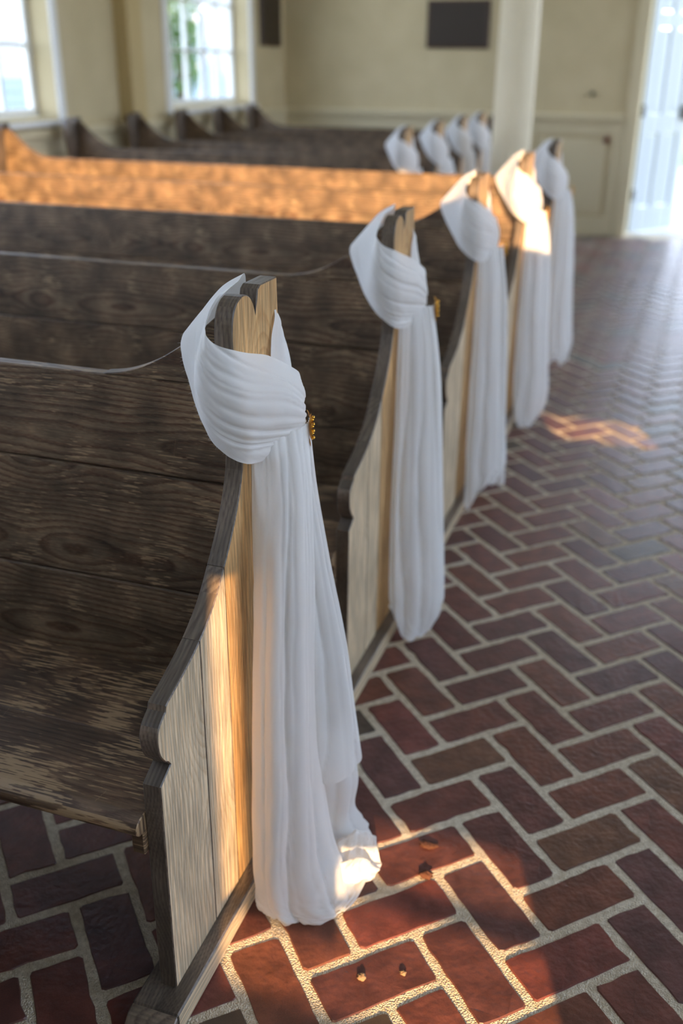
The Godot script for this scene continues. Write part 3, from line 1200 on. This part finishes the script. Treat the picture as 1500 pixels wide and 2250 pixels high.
	var lw = 0.60
	for st in [[0.0, 0.1], [lw * .5 - .05, lw * .5 + .05], [lw - .1, lw]]:
		mb = Mb.new()
		mb.box("door_paint", V(st[0], 0, -.022), V(st[1], 2.45, .022), 0.004)
		obj("stile", mb, leaf)
	var ry = [[0.0, .22], [.86, 1.02], [1.72, 1.84], [2.33, 2.45]]
	for k in 4:
		for side in [[.1, lw * .5 - .05], [lw * .5 + .05, lw - .1]]:
			mb = Mb.new()
			mb.box("door_paint", V(side[0], ry[k][0], -.021), V(side[1], ry[k][1], .021), 0.003)
			obj("rail", mb, leaf)
			if k < 3:
				mb = Mb.new()
				mb.box("door_paint", V(side[0] + .012, ry[k][1] + .012, -.013), V(side[1] - .012, ry[k + 1][0] - .012, .013), 0.008)
				obj("panel", mb, leaf)
	mb = Mb.new()
	mb.box("iron", V(lw - .10, .97, .02), V(lw - .03, 1.09, .045), 0.004)
	obj("lock_case", mb, leaf)
	for y in [.28, 1.0, 2.1]:
		mb = Mb.new()
		mb.box("iron", V(-.012, y, -.03), V(.016, y + .10, .03), 0.002)
		obj("hinge", mb, leaf)
	# round column
	var col = thing("column", "round cream column rising behind the aisle pews", "column", V(-.735, 0, -4.95))
	mb = Mb.new()
	mb.lathe("column_paint", [Vector2(.128, .14), Vector2(.125, 1.4), Vector2(.112, 3.0), Vector2(.104, CEIL)], 40, Transform3D())
	obj("shaft", mb, col)
	mb = Mb.new()
	mb.lathe("column_paint", [Vector2(.17, 0), Vector2(.17, .06), Vector2(.16, .10), Vector2(.14, .115), Vector2(.128, .14)], 40, Transform3D())
	obj("plinth", mb, col)
	# plaques
	var p = thing("wall_plaque", "dark bronze plaque on the end wall near the column", "plaque", V(-1.745, 1.75, zb))
	mb = Mb.new()
	mb.box("plaque_rim", V(-.285, -.195, -.002), V(.285, .195, .022), 0.006)
	obj("rim", mb, p)
	mb = Mb.new()
	mb.box("plaque", V(-.26, -.17, .018), V(.26, .17, .028), 0.003)
	obj("face", mb, p)
	p = thing("wall_plaque", "narrow dark plaque on the window wall by the corner", "plaque", V(WALL_L, 1.90, -7.32))
	mb = Mb.new()
	mb.box("plaque_rim", V(-.002, -.34, -.24), V(.022, .34, .24), 0.006)
	obj("rim", mb, p)
	mb = Mb.new()
	mb.box("plaque", V(.018, -.315, -.215), V(.028, .315, .215), 0.003)
	obj("face", mb, p)
	p = thing("coat_peg", "small dark red round peg on the wainscot beside the door", "peg", V(-.345, .825, zb + .016))
	mb = Mb.new()
	ball(mb, "red_knob", V(0, 0, .02), Vector2(.028, .028), 14)
	obj("bulb", mb, p)
	mb = Mb.new()
	mb.lathe("iron", [Vector2(.012, 0), Vector2(.010, .02)], 10, Transform3D(Basis(V(1, 0, 0), PI / 2), V(0, 0, 0)))
	obj("stem", mb, p)
	p = thing("wall_hook", "small grey hook high on the plaster beside the door", "hook", V(-.51, 1.205, zb))
	mb = Mb.new()
	ball(mb, "iron", V(0, 0, .012), Vector2(.018, .018), 12)
	obj("boss", mb, p)
	mb = Mb.new()
	mb.box("iron", V(-.006, -.03, .014), V(.006, .005, .034), 0.002)
	obj("prong", mb, p)

func make_outside():
	var mb = Mb.new()
	mb.box("ground", V(-40, -0.5, -60), V(40, -0.12, 30))
	struct("ground", mb)
	var path = thing("flagstone_path", "pale stone path in daylight beyond the open door", "path", V(.58, -.12, -8.0))
	for k in 8:
		for j in 2:
			mb = Mb.new()
			mb.box("flagstone", V(-1.0 + j * 1.0 + .01, 0, -.9 - k * .9 + .01), V(j * 1.0 - .01, .10 + .004 * ((k + j) % 2), -k * .9 - .01), .008)
			obj("flagstone", mb, path)
	# neighbouring white house seen through the side windows
	var h = thing("clapboard_house", "white clapboard house with dark shutters seen through the sash windows", "house", V(-9.5, -.12, -16))
	var b = Mb.new()
	b.box("siding", V(-4, 0, -9), V(-.02, 7, 13))
	obj("wall", b, h)
	for k in 40:
		b = Mb.new()
		var y = .1 + k * .17
		b.box("siding", V(-.02, y, -9), V(.012, y + .16, 13))
		obj("clapboard", b, h)
	for wz in [-6.6, -2.2, 1.4, 10.0]:
		var hw = .13 if wz == -2.2 else .42
		for fl in [0.7, 3.9]:
			b = Mb.new()
			b.box("white_paint", V(0, fl, wz - hw - .08), V(.05, fl + 1.9, wz + hw + .08))
			var wn = obj("window_frame", b, h)
			b = Mb.new()
			b.box("shutter", V(.045, fl + .08, wz - hw), V(.06, fl + 1.82, wz + hw))
			obj("pane", b, wn)
	make_tree("garden_tree", "leafy green tree in front of the white house", V(-8.4, -.12, -15.15), 1.3, [[V(0, 1.9, 0), V(.42, 1.3, .42)]], 3200, 3)
	# a great oak on the sunny side keeps the low sun off the side windows
	make_tree("oak_tree", "great oak on the sunny side of the church", V(7.6, -.12, 7.2), 3.0, [[V(0, 5.4, 0), V(2.9, 4.6, 1.8)], [V(1.2, 3.2, -.6), V(2.6, 3.2, 1.5)]], 520, 7, 0.40)
	# a board shutter closed over the upper corner of the small entrance light
	var covers = [["dark louvred shutter over the small entrance light", 1.70, 2.10, 1.575, 2.20], ["narrow dark louvred shutter over the small entrance light", 1.525, 1.698, 1.472, 2.20]]
	for c in covers:
		var o = thing("louvred_shutter", c[0], "shutter", V(c[1], c[3], WALL_F + .075))
		var wd = c[2] - c[1]
		var ht = c[4] - c[3]
		b = Mb.new()
		b.box("shutter", V(0, 0, 0), V(.05, ht, .03), .003)
		b.box("shutter", V(wd - .05, 0, 0), V(wd, ht, .03), .003)
		b.box("shutter", V(.05, 0, 0), V(wd - .05, .05, .03), .003)
		b.box("shutter", V(.05, ht - .05, 0), V(wd - .05, ht, .03), .003)
		obj("frame", b, o)
		var y = .05
		while y < ht - .06:
			b = Mb.new()
			b.box("shutter", V(.05, y - .004, .008), V(wd - .05, y + .044, .018), .002)
			obj("louvre", b, o)
			y += .04

func crumbs():
	var spots = [["dark clay crumb lying on a sunlit brick", "crumb", V(.115, .004, .398), V(.017, .005, .010)], ["dark clay crumb beside the mortar joint", "crumb", V(.130, .004, .476), V(.013, .006, .009)], ["round pebble on a brick in front of the sash", "pebble", V(.085, .003, .735), V(.008, .005, .007)], ["tiny pebble on the brick by the larger pebble", "pebble", V(.149, .003, .704), V(.005, .004, .004)]]
	for k in spots.size():
		var o = thing("floor_crumb" if spots[k][1] == "crumb" else "pebble", spots[k][0], "debris", spots[k][2])
		var mb = Mb.new()
		blob(mb, spots[k][1], Vector3.ZERO, spots[k][3], 40 + k, 0.7, 14, 9)
		obj("lump", mb, o)

# ---------------------------------------------------------------- scene
func _ready():
	var cam = Camera3D.new()
	cam.name = "camera"
	add_child(cam)
	var at = CameraAttributesPhysical.new()
	at.frustum_focal_length = 12.0 / tan(deg_to_rad(55.3526 / 2.0))
	at.frustum_focus_distance = 1.50
	at.exposure_aperture = 1.45
	at.frustum_near = 0.05
	at.frustum_far = 400.0
	cam.attributes = at
	cam.fov = 55.3526
	cam.position = V(.42279, 1.40996, 1.86472)
	cam.rotation_order = EULER_ORDER_YXZ
	cam.rotation = V(-.429217, .326014, .009280)
	var we = WorldEnvironment.new()
	we.name = "environment"
	var env = Environment.new()
	env.background_mode = Environment.BG_SKY
	var sky = Sky.new()
	var sm = ProceduralSkyMaterial.new()
	sm.sky_top_color = Color(.60, .68, .80)
	sm.sky_horizon_color = Color(.93, .95, .985)
	sm.ground_bottom_color = Color(.35, .36, .30)
	sm.ground_horizon_color = Color(.62, .64, .60)
	sm.sky_energy_multiplier = 1.0
	sm.sun_angle_max = 1.0
	sky.sky_material = sm
	env.sky = sky
	env.tonemap_mode = Environment.TONE_MAPPER_LINEAR
	env.tonemap_exposure = 12.6
	env.sdfgi_enabled = true
	env.ssao_enabled = true
	env.ssil_enabled = true
	we.environment = env
	add_child(we)
	var sun = DirectionalLight3D.new()
	sun.name = "sun"
	var el = atan(0.3)
	var az = deg_to_rad(20.0)
	var dir = V(-cos(el) * sin(az), -sin(el), -cos(el) * cos(az))
	sun.basis = Basis.looking_at(dir, Vector3.UP)
	sun.light_color = Color(1.0, .81, .58)
	sun.light_energy = 0.44
	sun.light_angular_distance = 0.2
	sun.shadow_enabled = true
	add_child(sun)

	make_materials()
	make_floor(cam.position)
	make_building()
	make_outside()

	var pew = make_pew(-3.28, -.181, false, "nearest dark wooden pew, its scrolled end lit by sun")
	var shifts = [[V(-.015, 0, -.905), "second pew from the front, behind the nearest one"], [V(-.012, 0, -1.82), "third pew from the front, in grey shade"], [V(-.005, 0, -2.72), "fourth pew from the front, its sash blazing in sun"], [V(0, 0, -3.52), "fifth pew, sunlit orange back, last before the column"]]
	copy_of(pew, PEW_ORIGIN + V(0, 0, .90), "pew in front of the nearest one, outside the picture")
	for s in shifts:
		copy_of(pew, PEW_ORIGIN + s[0], s[1])
	var short = make_pew(-3.28 + .92, -.181, false, "shorter pew just behind the sunlit fifth pew, left of the column")
	short.position = PEW_ORIGIN + V(-.92, 0, -4.25)
	var qs = [[-5.0, "second of the shorter pews left of the column"], [-5.7, "third of the shorter pews left of the column"], [-6.35, "fourth of the shorter pews, almost at the end wall"], [-7.0, "hindmost short pew against the end wall"]]
	for q in qs:
		copy_of(short, PEW_ORIGIN + V(-.92, 0, q[0]), q[1])
	make_sash("gauze_sash", "white gauze sash on the nearest pew, its tail pooled on the bricks", V(0, 0, 0), 0, 3)
	make_sash("gauze_sash", "white gauze sash on the second pew from the front", shifts[0][0], 1, 5)
	make_sash("gauze_sash", "white gauze sash on the third pew from the front", shifts[1][0], 1, 8)
	make_sash("gauze_sash", "blazing sunlit gauze sash on the fourth pew", shifts[2][0], 1, 12)
	make_sash("gauze_sash", "ivory gauze sash on the fifth pew, before the panelled wall", shifts[3][0], 1, 15)
	var ql = ["gauze sash on the first shorter pew, left of the column", "gauze sash on the second shorter pew, left of the column", "bluish gauze sash on the third shorter pew, left of the column", "gauze sash half hidden by the column"]
	for k in 4:
		make_sash("gauze_sash", ql[k], V(-.92, 0, -4.25 if k == 0 else qs[k - 1][0]), 1, 21 + k)
	var bl = ["gold leaf brooch on the nearest gauze sash", "gold brooch on the sash of the second pew", "gold brooch on the sash of the third pew", "gold brooch on the sunlit sash of the fourth pew", "gold brooch on the ivory sash of the fifth pew"]
	for k in 5:
		make_brooch(V(-.106, .877, .468) + (V(0, 0, 0) if k == 0 else shifts[k - 1][0]), bl[k])
	crumbs()
